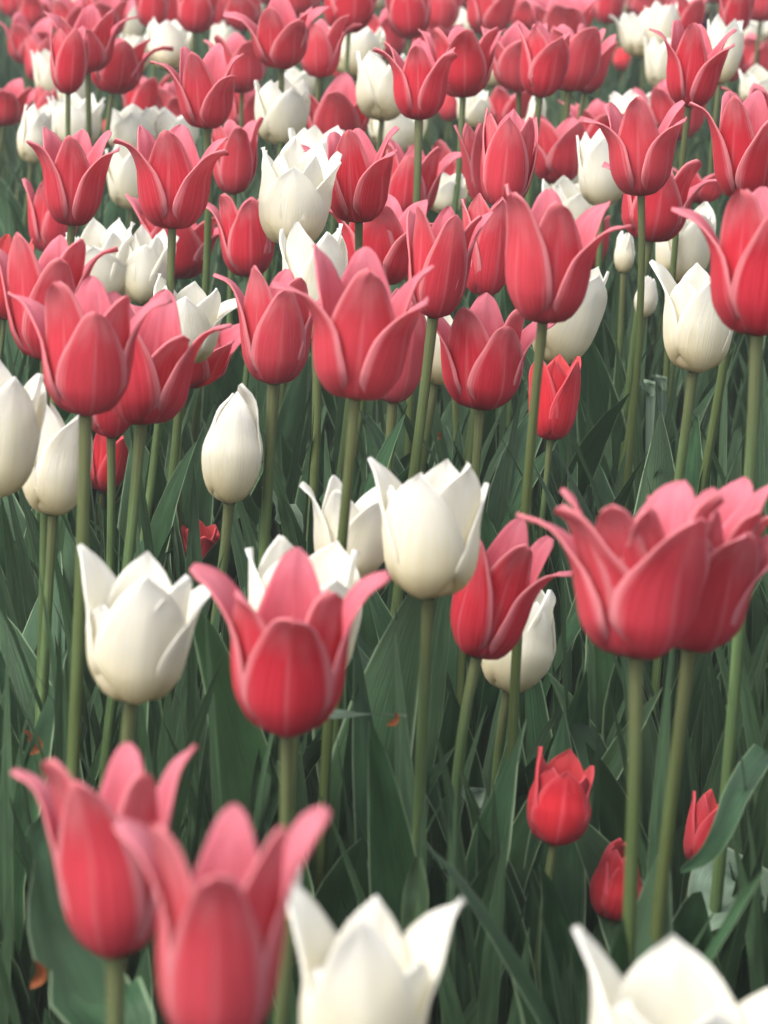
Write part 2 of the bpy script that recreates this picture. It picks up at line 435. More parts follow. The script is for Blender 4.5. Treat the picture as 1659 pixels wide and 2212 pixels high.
# ------------------------------------------------------------------ the tulips: where each stands and how its petals are set
# kind, form, bx, by, h, w, tilt, a0, label, opts      (positions: where the flower head joins its stem)
F = [
# ---- nearest rows
('r','flare',462,2270,575,268,2,10,'large soft-focus red tulip at the bottom, pale flared mouth overlapping its neighbour',{'P':[(0,.75,.88),(100,.85,1.0),(-100,1.1,.92),(50,.5,1.0),(-60,.5,.95),(175,.45,.9)]}),
('r','flare',250,2065,470,235,-2,0,'soft-focus red tulip with four splayed tips behind the largest red tulip',{'P':[(-15,.35,.93),(105,.9,1.0),(-105,1.2,.92),(45,.45,.95),(-50,.65,1.02),(165,.55,.95)]}),
('w','cup',768,2400,500,275,1,0,'soft-focus white tulip at the bottom with two outer petals parted',{'P':[(0,.05,.99),(112,.75,.98),(-112,.7,1.0),(55,.25,.8),(-55,.15,.72),(180,.1,.9)]}),
('w','cup',1450,2520,510,400,3,0,'wide creamy white tulip cut by the bottom right corner',{'P':[(10,.2,.88),(100,.9,.88),(-100,.4,1.0),(50,.35,.78),(-50,.2,.82),(180,.2,.9)]}),
('r','flare',620,1585,385,250,1,0,'red tulip with rounded front petal and two horn-like side petals before a white one',{'P':[(0,1.0,.86),(102,1.0,.96),(-102,1.0,.98),(48,.4,.92),(-52,.4,.9),(178,.3,1.0)]}),
('w','cup',640,1500,325,235,4,30,'white tulip mostly hidden behind the red tulip with horn-like side petals',{'D':1.16}),
('w','cup',282,1513,325,222,6,20,'plump creamy white tulip above the bottom left red pair',{'P':[(15,.1,.98),(95,.75,.9),(-115,.55,1.0),(55,.4,.98),(-50,.1,.7),(180,.1,.95)]}),
('w','cup',925,1290,318,212,0,15,'tall white tulip with two peaked petals and a thin left tip',{'P':[(-22,.1,.96),(100,.15,.8),(-112,.6,.93),(38,.2,1.02),(-70,.1,.8),(170,.1,.9)]}),
('r','flare',1030,1420,292,170,14,20,'red tulip with four slim splayed petals overlapping two white tulips',{'P':[(-50,.5,.93),(70,1.2,.88),(170,.3,1.05),(10,.75,1.0),(120,.4,1.0),(-130,.2,.85)]}),
('w','bud',1098,1493,248,158,12,20,'narrow white tulip behind a red one with a dark slit down its side',{'D0':1.86}),
('r','open',1375,1420,385,268,-3,10,'big red tulip joined to its right neighbour, long pink left petal',{'P':[(30,.45,.88),(-98,1.45,.84),(150,.6,.95),(-60,.95,.93),(-30,.75,.97,.75),(60,.6,.98,.75),(105,.5,.96,.8),(-78,.6,1.0,.7),(5,.6,.95,.6)]}),
('r','open',1490,1402,378,236,3,-10,'big red tulip at the right edge of the large red pair, tip pointing right',{'P':[(25,.35,.82),(100,1.5,.74),(150,.6,.95),(-25,.45,.88),(70,.9,.95,.75),(-60,.6,.97,.75),(120,.8,1.0,.75),(45,.6,.97,.6),(0,.55,.97,.6)],'D':1.04}),
('s','bud',1195,1825,205,142,10,0,'short blunt red tulip low down on its own leaning stem',{'H':.052,'f':.1,'P':[(0,.0,.86),(110,.06,.88),(-110,.1,1.0),(60,.0,.82),(-40,0,.85),(180,0,1.0)]}),
('s','bud',1322,1985,172,112,2,20,'short closed red tulip half behind a thin stem, low right',{'H':.046}),
('s','cup',1505,1868,165,85,8,20,'small pointed red tulip peeping from behind a curved leaf',{'H':.046}),
('s','bud',662,1998,140,72,0,20,'sliver of red tulip beside the pale spike under a big red petal',{'H':.05,'D':1.1}),
('w','bud',628,1985,130,34,6,0,'thin pale closed bud spike under the large soft-focus red petal',{'H':.05}),
# ---- middle rows
('w','bud',495,1087,257,132,0,50,'smooth egg-shaped closed cream bud standing alone',{'P':[(10,-.8,.96),(130,-.84,1.03),(-110,-.84,.94),(70,-.86,.9),(-50,-.86,.9),(180,-.86,.9)]}),
('w','cup',-12,1075,295,165,4,20,'white tulip cut by the left edge, its tip at the border',{}),
('w','cup',115,1113,248,150,2,30,'cream tulip crossed by a thin stem near the left edge',{'D':1.05}),
('s','flare',222,1063,140,88,12,30,'small vivid red tulip under the left red trio, streaked yellow at its edge',{'f':.25,'H':.058}),
('s','cup',425,1218,92,80,0,20,'small red tulip half hidden by a green blade behind the plump white tulip',{'H':.05}),
('w','star',752,1255,215,165,4,30,'wide open thin-petalled white tulip low among the stems',{'f':.7,'H':.065,'D':1.0}),
('r','flare',97,778,278,165,-2,0,'red tulip at left with two upright tips and long curling side petals',{'P':[(20,.4,.85),(95,1.3,.95),(-110,1.3,.95),(55,.55,1.0),(-35,.2,1.02),(170,.3,.95)]}),
('r','flare',185,898,300,195,1,0,'front red tulip of the left trio, left petal curling over its neighbour',{'P':[(15,.15,.8),(105,1.3,.92),(-105,1.45,.9),(45,.4,.92),(-30,.35,1.0),(180,.3,.98)],'D':.97}),
('r','flare',305,915,280,200,4,-20,'right red tulip of the left trio, petals raised against a white tulip',{'P':[(-30,.2,.95),(85,1.2,.9),(-140,.4,.95),(40,.6,.8),(-90,.3,.9),(170,.3,1.0)],'D':1.0}),
('r','cup',240,945,235,120,0,20,'red tulip whose rounded base shows below and between the left trio',{'D':1.1}),
('r','star',400,832,150,170,8,0,'open dark red tulip with drooping right petals under a white tulip',{'f':1.0,'H':.07,'D':.9}),
('w','cup',395,785,188,140,3,20,'white tulip with one long petal flicked out to the right',{'P':[(0,.05,.9),(100,1.1,.85),(-110,.1,1.0),(50,.2,1.0),(-55,.1,.95),(180,0,.9)]}),
('w','cup',232,650,165,140,-2,10,'left half of the crowded cream pair with many small peaks',{'P':[(0,.05,.86),(65,.25,.93,.8),(-65,.15,.96,.8),(105,.4,.98,.75),(-110,.3,.94,.75),(32,.1,1.0,.65),(-35,.1,.97,.65),(150,.2,1.02,.8),(-160,.15,1.04,.8)]}),
('w','cup',305,655,158,110,2,40,'right half of the crowded cream pair behind the left red trio',{'D':1.06,'P':[(0,.05,.86),(65,.25,.93,.8),(-65,.15,.96,.8),(105,.4,.98,.75),(-110,.3,.94,.75),(32,.1,1.0,.65),(-35,.1,.97,.65),(150,.2,1.02,.8),(-160,.15,1.04,.8)]}),
('s','flare',8,690,178,110,0,20,'dark red tulip cut by the left edge behind the curling red one',{'f':.3}),
('r','flare',110,548,148,95,-3,30,'deep red tulip with orange streaked petal edge at far left',{'f':.35}),
('r','open',374,602,165,150,0,0,'dark red tulip with two thin wide-flung side petals behind a pale stem',{'P':[(0,.2,.9),(98,1.6,.9),(-98,.8,1.05),(50,.4,.9),(-50,.4,.9),(180,.3,.9)]}),
('r','flare',537,598,182,115,1,10,'red tulip with a leaf-like petal reaching right over a cream tulip',{'P':[(10,.2,.92),(100,1.5,.9),(-100,.8,.92),(45,.4,1.0),(-45,.5,1.0),(180,.3,.95)]}),
('r','flare',590,830,258,150,0,5,'red tulip with left petal hooked outward beside the big central red one',{'P':[(10,.3,.85),(100,1.0,.85),(-100,1.3,.95),(40,.4,.95),(-40,.3,1.02),(175,.4,.95)]}),
('r','flare',768,862,312,205,3,0,'big central red tulip with long petals spread to both sides',{'P':[(60,.7,.82),(-72,1.6,.86),(180,.4,1.0),(0,.4,1.0),(105,.85,1.0),(-110,.55,1.05)]}),
('r','cup',848,870,235,125,2,30,'red tulip tucked behind the right side of the big central red one',{'D':1.06}),
('w','cup',683,733,262,135,-3,20,'tall white tulip behind the central red tulip, cream base showing below',{'D':1.18}),
('w','cup',940,830,168,128,8,20,'cream tulip split by the dark stem in front of it',{'D':1.12}),
('r','flare',815,615,192,165,1,0,'red tulip with a drooping front petal curling right above the central red one',{'P':[(60,1.5,.85),(180,.4,1.0),(-80,1.3,.9),(0,.6,.95),(120,.5,1.0),(-30,.4,1.03)]}),
('r','flare',935,687,250,130,3,20,'slender red tulip with one smooth broad petal and a beaked right tip',{'P':[(15,.1,.95),(95,.8,1.0),(-120,.4,.9),(60,.7,.98),(-50,.35,1.0),(180,.3,.95)]}),
('r','cup',1048,640,218,118,1,25,'closed red tulip right of the beaked slender red one',{'f':.15}),
('r','flare',1037,885,245,175,1,0,'bright red tulip with ruffled crown in front of the dark cleft, centre right',{'P':[(30,.2,.8),(105,1.1,.85),(-100,1.25,.95),(55,.4,.95),(-30,.35,.95),(180,.3,1.0)]}),
('r','cup',980,805,130,80,0,30,'dark red tulip almost hidden behind the ruffled bright red one',{}),
('s','cup',1188,950,190,108,0,60,'vivid red low tulip crossed by a thick stem below a cream one',{'H':.066}),
('r','flare',1172,697,292,185,2,0,'large red tulip with a forked pink petal reaching right',{'P':[(70,1.4,.86),(-50,.55,1.0),(180,.3,.95),(10,.4,.95),(115,.9,.95),(-110,.5,1.0)]}),
('w','cup',1195,787,225,140,16,20,'cream tulip leaning right behind the red one with a forked petal',{'D':1.08}),
('w','cup',1225,530,130,110,0,20,'white tulip with only its tips above the forked-petal red tulip',{}),
('r','cup',1278,580,125,60,0,30,'narrow dark red tulip between the forked petal and a pale stem',{'D':1.08}),
('w','cup',1497,803,238,152,1,30,'cream tulip with a long pointed tip to the left, right side',{'P':[(20,.1,.98),(110,.1,.85),(-105,.75,1.0),(60,.15,.97),(-40,.1,.9),(180,.1,.95)]}),
('w','cup',1470,610,182,120,5,20,'cream tulip behind a drooping pink petal, with two thin upright tips',{}),
('r','flare',1635,725,315,215,1,0,'large dark red tulip cut by the right edge, left petal drooping',{'P':[(10,.25,.9),(100,.9,.9),(-95,1.3,.9),(50,.3,1.0),(-40,.3,1.02),(170,.3,1.0)]}),
('w','bud',1390,685,96,52,0,0,'small cream bud between two crossing stems, right',{'H':.055}),
('w','bud',1347,590,92,46,0,0,'yellowish bud showing below a dark red tulip beside the stems',{'H':.055}),
# ---- upper middle rows
('r','flare',155,487,203,130,1,0,'red tulip opening like a vase in front of a white one, upper left',{'P':[(60,1.0,.9),(-60,1.0,.92),(180,.4,.95),(0,.25,.98),(120,.7,1.0),(-120,.7,1.0)]}),
('r','flare',372,494,212,160,1,0,'broad red tulip with many fanned pink tips, upper left',{'P':[(60,1.15,.86),(-65,1.15,.93),(180,.4,1.0),(-5,.25,1.0),(95,.9,.95),(-120,.5,1.0)]}),
('w','cup',285,452,128,85,0,30,'cream tulip left of the broad fanned red one',{}),
('r','flare',505,420,165,98,1,20,'bright red tulip with five short tips beside the broad fanned one',{'f':.9}),
('w','cup',625,530,190,130,6,0,'large white tulip with jagged mouth left of the upright pink petals',{'P':[(0,.05,.86),(65,.25,.93,.8),(-65,.15,.96,.8),(105,.4,.98,.75),(-110,.3,.94,.75),(32,.1,1.0,.65),(-35,.1,.97,.65),(150,.2,1.02,.8),(-160,.15,1.04,.8)]}),
('w','cup',672,432,142,98,0,20,'white tulip rising behind the jagged-mouthed white one',{}),
('r','flare',775,480,205,140,-2,0,'pale-edged red tulip with one broad upright petal beside jagged white tulips',{'P':[(50,1.1,.84),(-80,1.3,.88),(170,.3,.9),(-15,.15,1.02),(95,.7,1.0),(-140,.3,.9)]}),
('r','flare',882,470,165,115,1,10,'red tulip with smooth oval front petal and rolled pink lips',{'P':[(-15,.0,.85),(95,1.5,.95),(-130,.5,.95),(45,.5,1.0),(-70,.4,.95),(180,.3,.9)]}),
('r','star',985,428,115,105,2,30,'crumpled open red tulip behind the one with rolled pink lips',{}),
('w','cup',965,462,78,75,0,10,'small white tulip with two tips framed by red tulips',{}),
('r','cup',1085,452,208,118,0,0,'tall upright closed red tulip with thin pale veins, upper centre',{'f':.2}),
('r','cup',1040,440,180,62,-3,30,'ragged narrow red tulip leaning on the tall closed one',{'f':.25,'D':1.05}),
('r','cup',1208,398,140,105,0,30,'red tulip in shade left of the white pair with raised tips',{'f':.3}),
('w','cup',1222,432,106,58,0,30,'narrow cream tulip, left of the white pair before a red one',{}),
('w','cup',1300,448,148,88,2,0,'white tulip with two tall ears, right of the white pair',{}),
('r','flare',1385,423,205,140,1,0,'proud red tulip on a pale stem beside the white pair',{'P':[(50,.9,.82),(-75,1.35,.87),(170,.3,.9),(-10,.25,1.03),(95,.8,.98),(-130,.4,.95)]}),
('w','cup',1390,300,92,110,0,30,'jagged white tulip peeping over the proud red one',{'P':[(0,.05,.86),(65,.25,.93,.8),(-65,.15,.96,.8),(105,.4,.98,.75),(-110,.3,.94,.75),(32,.1,1.0,.65),(-35,.1,.97,.65),(150,.2,1.02,.8),(-160,.15,1.04,.8)]}),
('r','star',1300,330,102,115,0,0,'pink-tipped red tulip behind the left petal of the proud red one',{}),
('r','flare',1403,522,188,145,6,0,'red tulip with long right petal just behind the pale stem',{'P':[(0,.2,.85),(95,1.6,.88),(-100,1.2,.8),(50,.6,1.02),(-50,.4,.85),(180,.3,.9)]}),
('r','star',1510,440,75,85,0,30,'small open red tulip between two cream tips, right',{}),
('r','flare',1605,430,218,140,3,0,'dark red tulip near the right edge with a long pale left petal',{'P':[(35,.6,.88),(-85,1.25,1.0),(165,.3,1.0),(-35,.2,1.05),(70,.5,.95),(-150,.4,1.0)]}),
('r','star',1655,330,130,110,0,30,'pale pink red tulip half out of frame at the right edge',{}),
('w','bud',1655,402,64,50,0,0,'cream tulip base at the right edge beneath a pink tip',{}),
('r','flare',1462,303,118,110,0,20,'shaded red tulip behind the stem of the tall leaning red one',{'f':.6}),
('w','bud',68,353,115,62,1,30,'cream upright tulip bud near the left edge',{'f':-.1}),
('w','cup',160,322,102,92,1,20,'creamy white tulip with spiky rim above the vase-like red one',{'P':[(0,.05,.86),(65,.25,.93,.8),(-65,.15,.96,.8),(105,.4,.98,.75),(-110,.3,.94,.75),(32,.1,1.0,.65),(-35,.1,.97,.65),(150,.2,1.02,.8),(-160,.15,1.04,.8)]}),
('w','cup',287,338,98,90,0,0,'left white tulip of the scalloped pair above the fanned red one',{}),
('w','cup',375,335,90,85,2,40,'right white tulip of the scalloped pair above the fanned red one',{}),
('r','flare',447,277,175,120,2,0,'tall red tulip with twisted pink tips and a long left petal',{'P':[(45,.8,.74),(-85,1.5,.9),(165,.5,.95),(-15,.2,1.0),(85,1.0,.95),(-140,.3,.95)]}),
('r','flare',398,285,100,88,-6,0,'red tulip behind the tall twisted one, left petal curling down',{'f':1.2}),
('r','flare',540,292,118,100,3,20,'pinkish red tulip squeezed between the twisted one and a cream tulip',{'f':.8}),
('r','star',305,263,96,75,0,20,'star-like small red tulip with a gap of green around it',{}),
('w','cup',605,313,132,95,3,20,'big cream tulip with a smaller white one above it',{}),
('w','cup',640,222,66,55,2,30,'small white tulip with a flicked right tip above the big cream one',{'f':.4}),
('r','star',725,312,132,120,1,0,'star-shaped red tulip with five spread petals, upper centre',{'P':[(0,.4,.95),(100,1.6,.85),(-100,1.9,.85),(60,1.1,1.0),(-65,1.3,.95),(175,.5,1.0)]}),
('w','cup',825,262,130,100,4,30,'glossy white tulip with one big rounded petal, left of the crowned red one',{}),
('w','cup',852,330,97,100,3,10,'white tulip below the rounded white one beside a green stem',{}),
('r','flare',905,260,178,118,1,0,'crowned red tulip on a thin bare stem, upper centre',{'P':[(50,1.0,.8),(-75,1.2,.86),(180,.3,1.0),(-5,.35,.86),(110,.8,.9),(-110,1.0,.95)]}),
('s','bud',967,262,65,42,0,0,'small red tulip with a yellow spot beside the crowned one',{'H':.05}),
('r','flare',1000,212,148,115,1,10,'red tulip with a dark shaded stripe down its front',{'f':.9}),
('w','cup',1022,275,72,58,0,30,'cream tulip crossed by two dark stems below the dark-striped red one',{}),
('w','cup',1062,188,88,48,0,20,'narrow cream tulip left of the fused red clump',{}),
('r','cup',1120,198,138,100,-2,0,'left tulip of the fused red clump at top right',{'f':.5}),
('r','cup',1166,211,146,90,0,20,'front tulip of the fused red clump, with a tiny yellow speck',{'f':.35,'D':.97}),
('r','flare',1228,198,132,105,2,30,'third tulip of the fused red clump, its pink tip lying flat',{'f':.7}),
('r','flare',1262,200,122,70,5,60,'rightmost narrow tulip of the fused red clump with curled edge',{'f':.6,'D':1.05}),
('r','flare',1090,282,90,85,0,30,'red tulip below the fused clump, left of a thin dark stem',{}),
('w','bud',1148,325,105,40,0,0,'thin cream tulip mostly behind a dark stem below the fused clump',{}),
('r','flare',1487,230,182,118,3,0,'tall leaning red tulip between three cream tulips, top right',{'P':[(50,.8,.84),(-80,1.3,.92),(170,.3,.9),(-20,.2,1.02),(95,.8,.97),(-130,.3,.95)]}),
('w','cup',1553,182,122,62,3,20,'slim cream tulip right of the tall leaning red one',{}),
('r','cup',1574,178,72,50,3,30,'dark red tulip half behind the slim cream one at top right',{}),
('w','cup',1427,192,98,56,2,20,'lower cream tulip left of the tall leaning red one',{}),
('w','cup',1436,112,92,56,-2,30,'upper cream tulip left of the tall leaning red one, square mouth',{}),
('w','star',1388,124,88,75,0,30,'wide cream tulip with a left tip, top right',{'f':.5}),
('s','bud',1345,153,46,36,0,0,'tiny blurred red tulip below the wide cream one at top right',{'H':.05}),
('w','cup',1640,232,72,72,0,10,'white tulip at the right edge under a fringed red one',{}),
('r','star',1637,170,84,85,0,20,'fringed red tulip at the right edge above a white one',{}),
('w','cup',1612,98,52,72,0,0,'pale blurred tulip at the top right below the red row',{}),
# ---- upper left far rows
('r','flare',242,202,122,98,2,0,'red tulip with a long right petal in the far left cluster',{'P':[(20,.2,.85),(95,1.7,.9),(-95,.6,1.0),(60,.9,.95),(-45,.3,.95),(180,.3,.85)]}),
('r','cup',147,204,140,72,0,20,'dark oval red tulip overlapping two cream ones, far left cluster',{}),
('r','flare',190,156,125,95,1,0,'red tulip with a tall middle tip in the far left cluster',{'P':[(0,.2,.8),(95,1.4,.9),(-95,.9,.95),(60,.5,1.05),(-50,.3,.9),(180,.3,.95)]}),
('r','cup',84,178,92,54,0,30,'narrow red tulip left of a cream one in the far left cluster',{}),
('w','cup',112,212,92,58,0,20,'cream tulip half hidden by the dark oval red one',{}),
('w','cup',160,242,80,55,4,30,'white petal of a tulip right of the dark oval red one',{}),
('r','flare',8,270,92,80,6,0,'red tulip at the left edge pointing two petals into the view',{'f':1.3}),
('r','cup',97,268,75,45,0,20,'faint red tulip low among stems behind the cream bud, far left',{}),
('s','bud',232,316,56,40,0,0,'tiny dark red tulip right of the spiky-rimmed white one',{'H':.05}),
('r','flare',60,140,90,75,0,30,'blurred red tulip by the left edge under the top row',{}),
('w','cup',280,95,72,52,0,30,'small cream tulip under the top red row, upper left',{}),
('w','cup',298,156,70,50,2,20,'cream tulip hidden behind the long right petal, upper left',{}),
('w','cup',362,152,92,70,0,0,'square-mouthed cream tulip under the top red row',{}),
('w','cup',480,138,84,48,2,30,'cream tulip behind a pinkish red one, upper left of centre',{}),
('r','flare',522,202,115,92,2,20,'pinkish red tulip behind the tall twisted one, upper right of it',{'f':1.0}),
('r','flare',608,148,140,105,1,0,'wide red tulip with a pale fan of tips near the top',{'P':[(30,.4,.8),(100,1.2,.9),(-95,1.8,.85),(65,.8,.95),(-25,.15,.98),(180,.5,1.0)]}),
('r','flare',688,168,125,76,1,0,'oval red tulip with tips to the right beside a pale crossed tulip',{'P':[(-10,.05,.8),(95,1.5,.9),(-110,.5,.9),(60,1.0,1.0),(-60,.3,.95),(180,.3,.9)]}),
('w','cup',763,166,98,92,2,10,'pale round tulip crossed by one dark stem near the top',{}),
('s','cup',742,176,60,42,-4,0,'red tulip sliver under the pale round crossed one',{'H':.055}),
('r','cup',753,72,108,92,1,20,'dark red tulip on a dark stem above the pale round one',{}),
('w','bud',778,88,90,30,3,0,'thin pale petal of a tulip right of the dark-stemmed red one',{}),
('r','flare',838,128,98,72,1,0,'red tulip behind the crowned one near the top',{}),
('r','star',938,142,82,85,0,20,'pale red tulip between the crowned and the dark-striped ones',{}),
('w','bud',997,92,68,42,0,30,'small white bud between red tulips near the top',{}),
# ---- top row
('r','flare',75,62,78,62,0,0,'first blurred red tulip of the top row, by the left edge',{}),
('r','flare',150,82,82,70,0,30,'blurred red tulip of the top row above the far left cluster',{}),
('r','flare',222,82,86,80,0,0,'blurred red tulip of the top row with right tip above cream ones',{}),
('w','cup',112,42,60,42,0,0,'blurred cream tulip in the top row between two red ones at left',{}),
('w','cup',165,20,55,45,0,0,'blurred cream tulip at the top edge, left',{}),
('r','cup',330,62,95,62,0,0,'dark red tulip of the top row left of the square-mouthed cream',{}),
('r','cup',372,69,92,58,0,30,'red tulip of the top row directly over the square-mouthed cream',{}),
('r','cup',420,72,100,74,0,10,'broad red tulip of the top row right of the square-mouthed cream',{}),
('r','cup',474,60,88,52,0,0,'red tulip of the top row left of the wide pale-fanned one',{}),
('r','cup',525,68,92,70,0,0,'red tulip of the top row half behind the wide pale-fanned one',{}),
('r','flare',645,35,80,80,0,0,'red tulip of the top row behind the pale fan',{}),
('r','cup',885,84,108,82,0,0,'large dark red tulip of the top row above the crowned one',{}),
('r','cup',948,64,82,70,0,0,'red tulip of the top row left of the small white bud',{}),
('r','flare',1050,78,105,82,0,30,'red tulip of the top row right of the small white bud',{}),
('r','flare',1140,66,72,90,0,0,'pink-lipped red tulip of the top row above the fused clump',{}),
('r','star',1220,84,92,105,0,0,'open pink red tulip of the top row over the clump, tips spread',{}),
('r','cup',1308,52,80,58,0,0,'red tulip of the top row left of a yellowish one',{}),
('w','cup',1342,36,66,44,0,0,'yellowish tulip at the top edge, right of centre',{}),
('w','cup',1268,22,60,38,0,30,'white tulip tip in the top row over the open pink one',{}),
('r','flare',1475,86,92,66,0,30,'red tulip of the top row left of the violet tulip',{}),
('v','bud',1528,66,46,30,0,0,'single dark violet tulip in the top row',{'H':.05}),
('r','cup',1583,76,98,60,1,0,'dark red tulip of the top row right of the violet one',{}),
('r','cup',1642,48,85,70,0,0,'red tulip of the top row in the right corner',{}),
('w','cup',805,22,60,50,0,0,'yellowish blurred tulip at the top edge, centre',{}),
('w','cup',1095,40,66,50,0,0,'yellowish blurred tulip at the top edge behind pink tips',{}),
('r','flare',1400,42,70,80,0,0,'faded pink red tulip of the top row above the wide cream one',{}),
('r','flare',275,16,70,70,0,0,'red tulip cut by the top edge above the small cream one',{}),
('r','flare',575,8,75,80,0,0,'red tulip cut by the top edge left of the pale fan',{}),
('r','flare',1000,14,70,75,0,0,'red tulip cut by the top edge above the small white bud',{}),
('r','flare',700,2,75,80,0,20,'red tulip cut by the top edge, dark-stemmed one below it',{}),
('r','flare',1170,2,70,80,0,20,'red tulip cut by the top edge above the fused clump',{}),
('r','flare',1540,8,72,75,0,20,'red tulip cut by the top edge above the violet one',{}),
('r','cup',30,40,70,60,0,0,'blurred red tulip in the farthest row at the top edge',{}),
('r','flare',110,20,62,60,0,0,'blurred red tulip in the farthest row at the top edge',{}),
('r','cup',200,22,64,62,0,0,'blurred red tulip in the farthest row at the top edge',{}),
('r','flare',345,10,66,66,0,0,'blurred red tulip in the farthest row at the top edge',{}),
('r','cup',445,12,66,62,0,0,'blurred red tulip in the farthest row at the top edge',{}),
('r','flare',510,16,62,64,0,0,'blurred red tulip in the farthest row at the top edge',{}),
('r','cup',850,22,64,64,0,0,'blurred red tulip in the farthest row at the top edge',{}),
('r','flare',920,10,62,64,0,0,'blurred red tulip in the farthest row at the top edge',{}),
('r','cup',1075,12,66,62,0,0,'blurred red tulip in the farthest row at the top edge',{}),
('r','flare',1240,24,62,64,0,0,'blurred red tulip in the farthest row at the top edge',{}),
('r','cup',1380,14,62,64,0,0,'blurred red tulip in the farthest row at the top edge',{}),
('r','flare',1445,26,62,66,0,0,'blurred red tulip in the farthest row at the top edge',{}),
('r','cup',1610,18,64,66,0,0,'blurred red tulip in the farthest row at the top edge',{}),
('r','flare',1660,95,64,66,0,0,'blurred red tulip in the farthest row at the top edge',{}),
('w','cup',60,12,58,46,0,0,'pale cream tulip at the top edge near the left corner',{}),
('w','cup',545,45,60,50,0,30,'cream tulip peeping between two red ones of the top row left of the pale fan',{}),
('w','cup',1500,40,60,48,0,30,'pale tulip tip beside the violet one in the top row',{}),
('w','cup',1655,60,60,60,0,30,'pale blurred tulip in the top right corner',{}),
]

# ------------------------------------------------------------------ the ground
def soil_sheet():
    xs = np.concatenate([[-60, -20, -6], np.linspace(-2.6, 2.6, 90), [6, 20, 60]])
    ys = np.concatenate([[-60, -10, -2], np.linspace(0.2, 9.5, 140), [15, 40, 120]])
    X, Y = np.meshgrid(xs, ys)
    r = np.random.default_rng(4)
    Z = np.zeros_like(X)
    for k in range(40):
        a, b = r.uniform(-28, 28, 2)
        Z += .0016 * np.sin(a * X + b * Y + r.uniform(0, 6.28))
    far = (np.abs(X) > 2.6) | (Y < .2) | (Y > 9.5)
    Z[far] = 0
    me = grid_mesh('ground', np.stack([X, Y, Z], -1), [M['soil']])
    link('ground', me, kind='structure')


soil_sheet()


def merged(name, mats, pieces):
    """Many small grids in one mesh (only for what nobody could count)."""
    vs, qs, uvs, off = [], [], [], 0
    for P in pieces:
        nv, nu = P.shape[:2]
        I = np.arange(nv * nu).reshape(nv, nu) + off
        q = np.stack([I[:-1, :-1], I[:-1, 1:], I[1:, 1:], I[1:, :-1]], -1).reshape(-1, 4)
        U, V = np.meshgrid(np.linspace(0, 1, nu), np.linspace(0, 1, nv))
        g = np.stack([U, V], -1)
        uvs.append(np.stack([g[:-1, :-1], g[:-1, 1:], g[1:, 1:], g[1:, :-1]], -2).reshape(-1, 4, 2))
        vs.append(P.reshape(-1, 3))
        qs.append(q)
        off += nv * nu
    me = bpy.data.meshes.new(name)
    me.from_pydata(np.concatenate(vs).tolist(), [], np.concatenate(qs).tolist())
    l = me.uv_layers.new(name='uv')
    l.data.foreach_set('uv', np.concatenate(uvs).astype(np.float32).ravel())
    me.polygons.foreach_set('use_smooth', np.ones(len(me.polygons), bool))
    for x in mats:
        me.materials.append(x)
    me.update()
    return me


def half_width(y):
    return 0.13 * max(y, .4) + .02


def rot_z(P, a):
    c, s = math.cos(a), math.sin(a)
    return P @ np.array([[c, s, 0], [-s, c, 0], [0, 0, 1.0]])


# ------------------------------------------------------------------ where every bloom stands
def place(i, row):
    kind, form, bx, by, h, wpx, tilt, a0, label, opt = row
    if by < 560:
        h, wpx = (h * 1.14, wpx * 1.2) if kind == 'w' else ((h * 1.09, wpx * 1.12) if h < 150 else (h * 1.03, wpx * .98))
    if by < 250 and h < 150:
        h, wpx = h * 1.05, wpx * 1.05
    rng = np.random.default_rng(5000 + i)
    H = opt.get('H', .077)
    D = opt.get('D0', FPX * H / h * opt.get('D', 1.0))
    p = at(bx, by, D)
    zmin = {'s': .12, 'w': .31, 'r': .28, 'v': .25}[kind] + rng.uniform(0, .05)
    if p[2] < zmin and 'D0' not in opt:                             # a smaller bloom nearer the lens instead of one sunk in the soil
        D = (zmin - CAM_H) / ((p[2] - CAM_H) / D)
        p = at(bx, by, D)
    return p, D, h * D / FPX, wpx * D / FPX / 2


PLACED = [place(i, row) for i, row in enumerate(F)]
_rect = np.array([[x[2] - x[5] * .5, x[2] + x[5] * .5, x[3] - x[4] * .97, x[3] - 4, q[1]] for x, q in zip(F, PLACED)])


def hides_a_bloom(P, share=.12):
    """True if these world points stand before a bloom that the bed keeps in the open."""
    d = P.reshape(-1, 3) - np.array([0, 0, CAM_H])
    dep = d @ FW
    ok = dep > .2
    if not ok.any():
        return False
    d, dep = d[ok], dep[ok]
    px = CX + FPX * (d @ RX) / dep
    py = CY - FPX * (d @ UP) / dep
    hit = ((px[:, None] > _rect[:, 0]) & (px[:, None] < _rect[:, 1]) & (py[:, None] > _rect[:, 2])
           & (py[:, None] < _rect[:, 3]) & (dep[:, None] < _rect[:, 4]))
    return hit.any(1).mean() > share


# soil crumbs
r = np.random.default_rng(21)
crumbs = []
for i in range(1500):
    y = r.uniform(.7, 3.2)
    x = r.uniform(-1, 1) * (half_width(y) + .25)
    s_ = r.uniform(.003, .011)
    an = np.linspace(0, 2 * np.pi, 6)
    ph = np.linspace(.15, np.pi - .15, 4)
    P = np.stack([np.outer(np.sin(ph), np.cos(an)), np.outer(np.sin(ph), np.sin(an)), np.outer(np.cos(ph), np.ones(6)) * .7], -1)
    P[:, :-1] *= r.uniform(.75, 1.25, (4, 5))[..., None]
    P[:, -1] = P[:, 0]
    crumbs.append(P * s_ + np.array([x, y, s_ * .3]))
link('soil_crumbs', merged('soil_crumbs', [M['soil']], crumbs), kind='stuff')

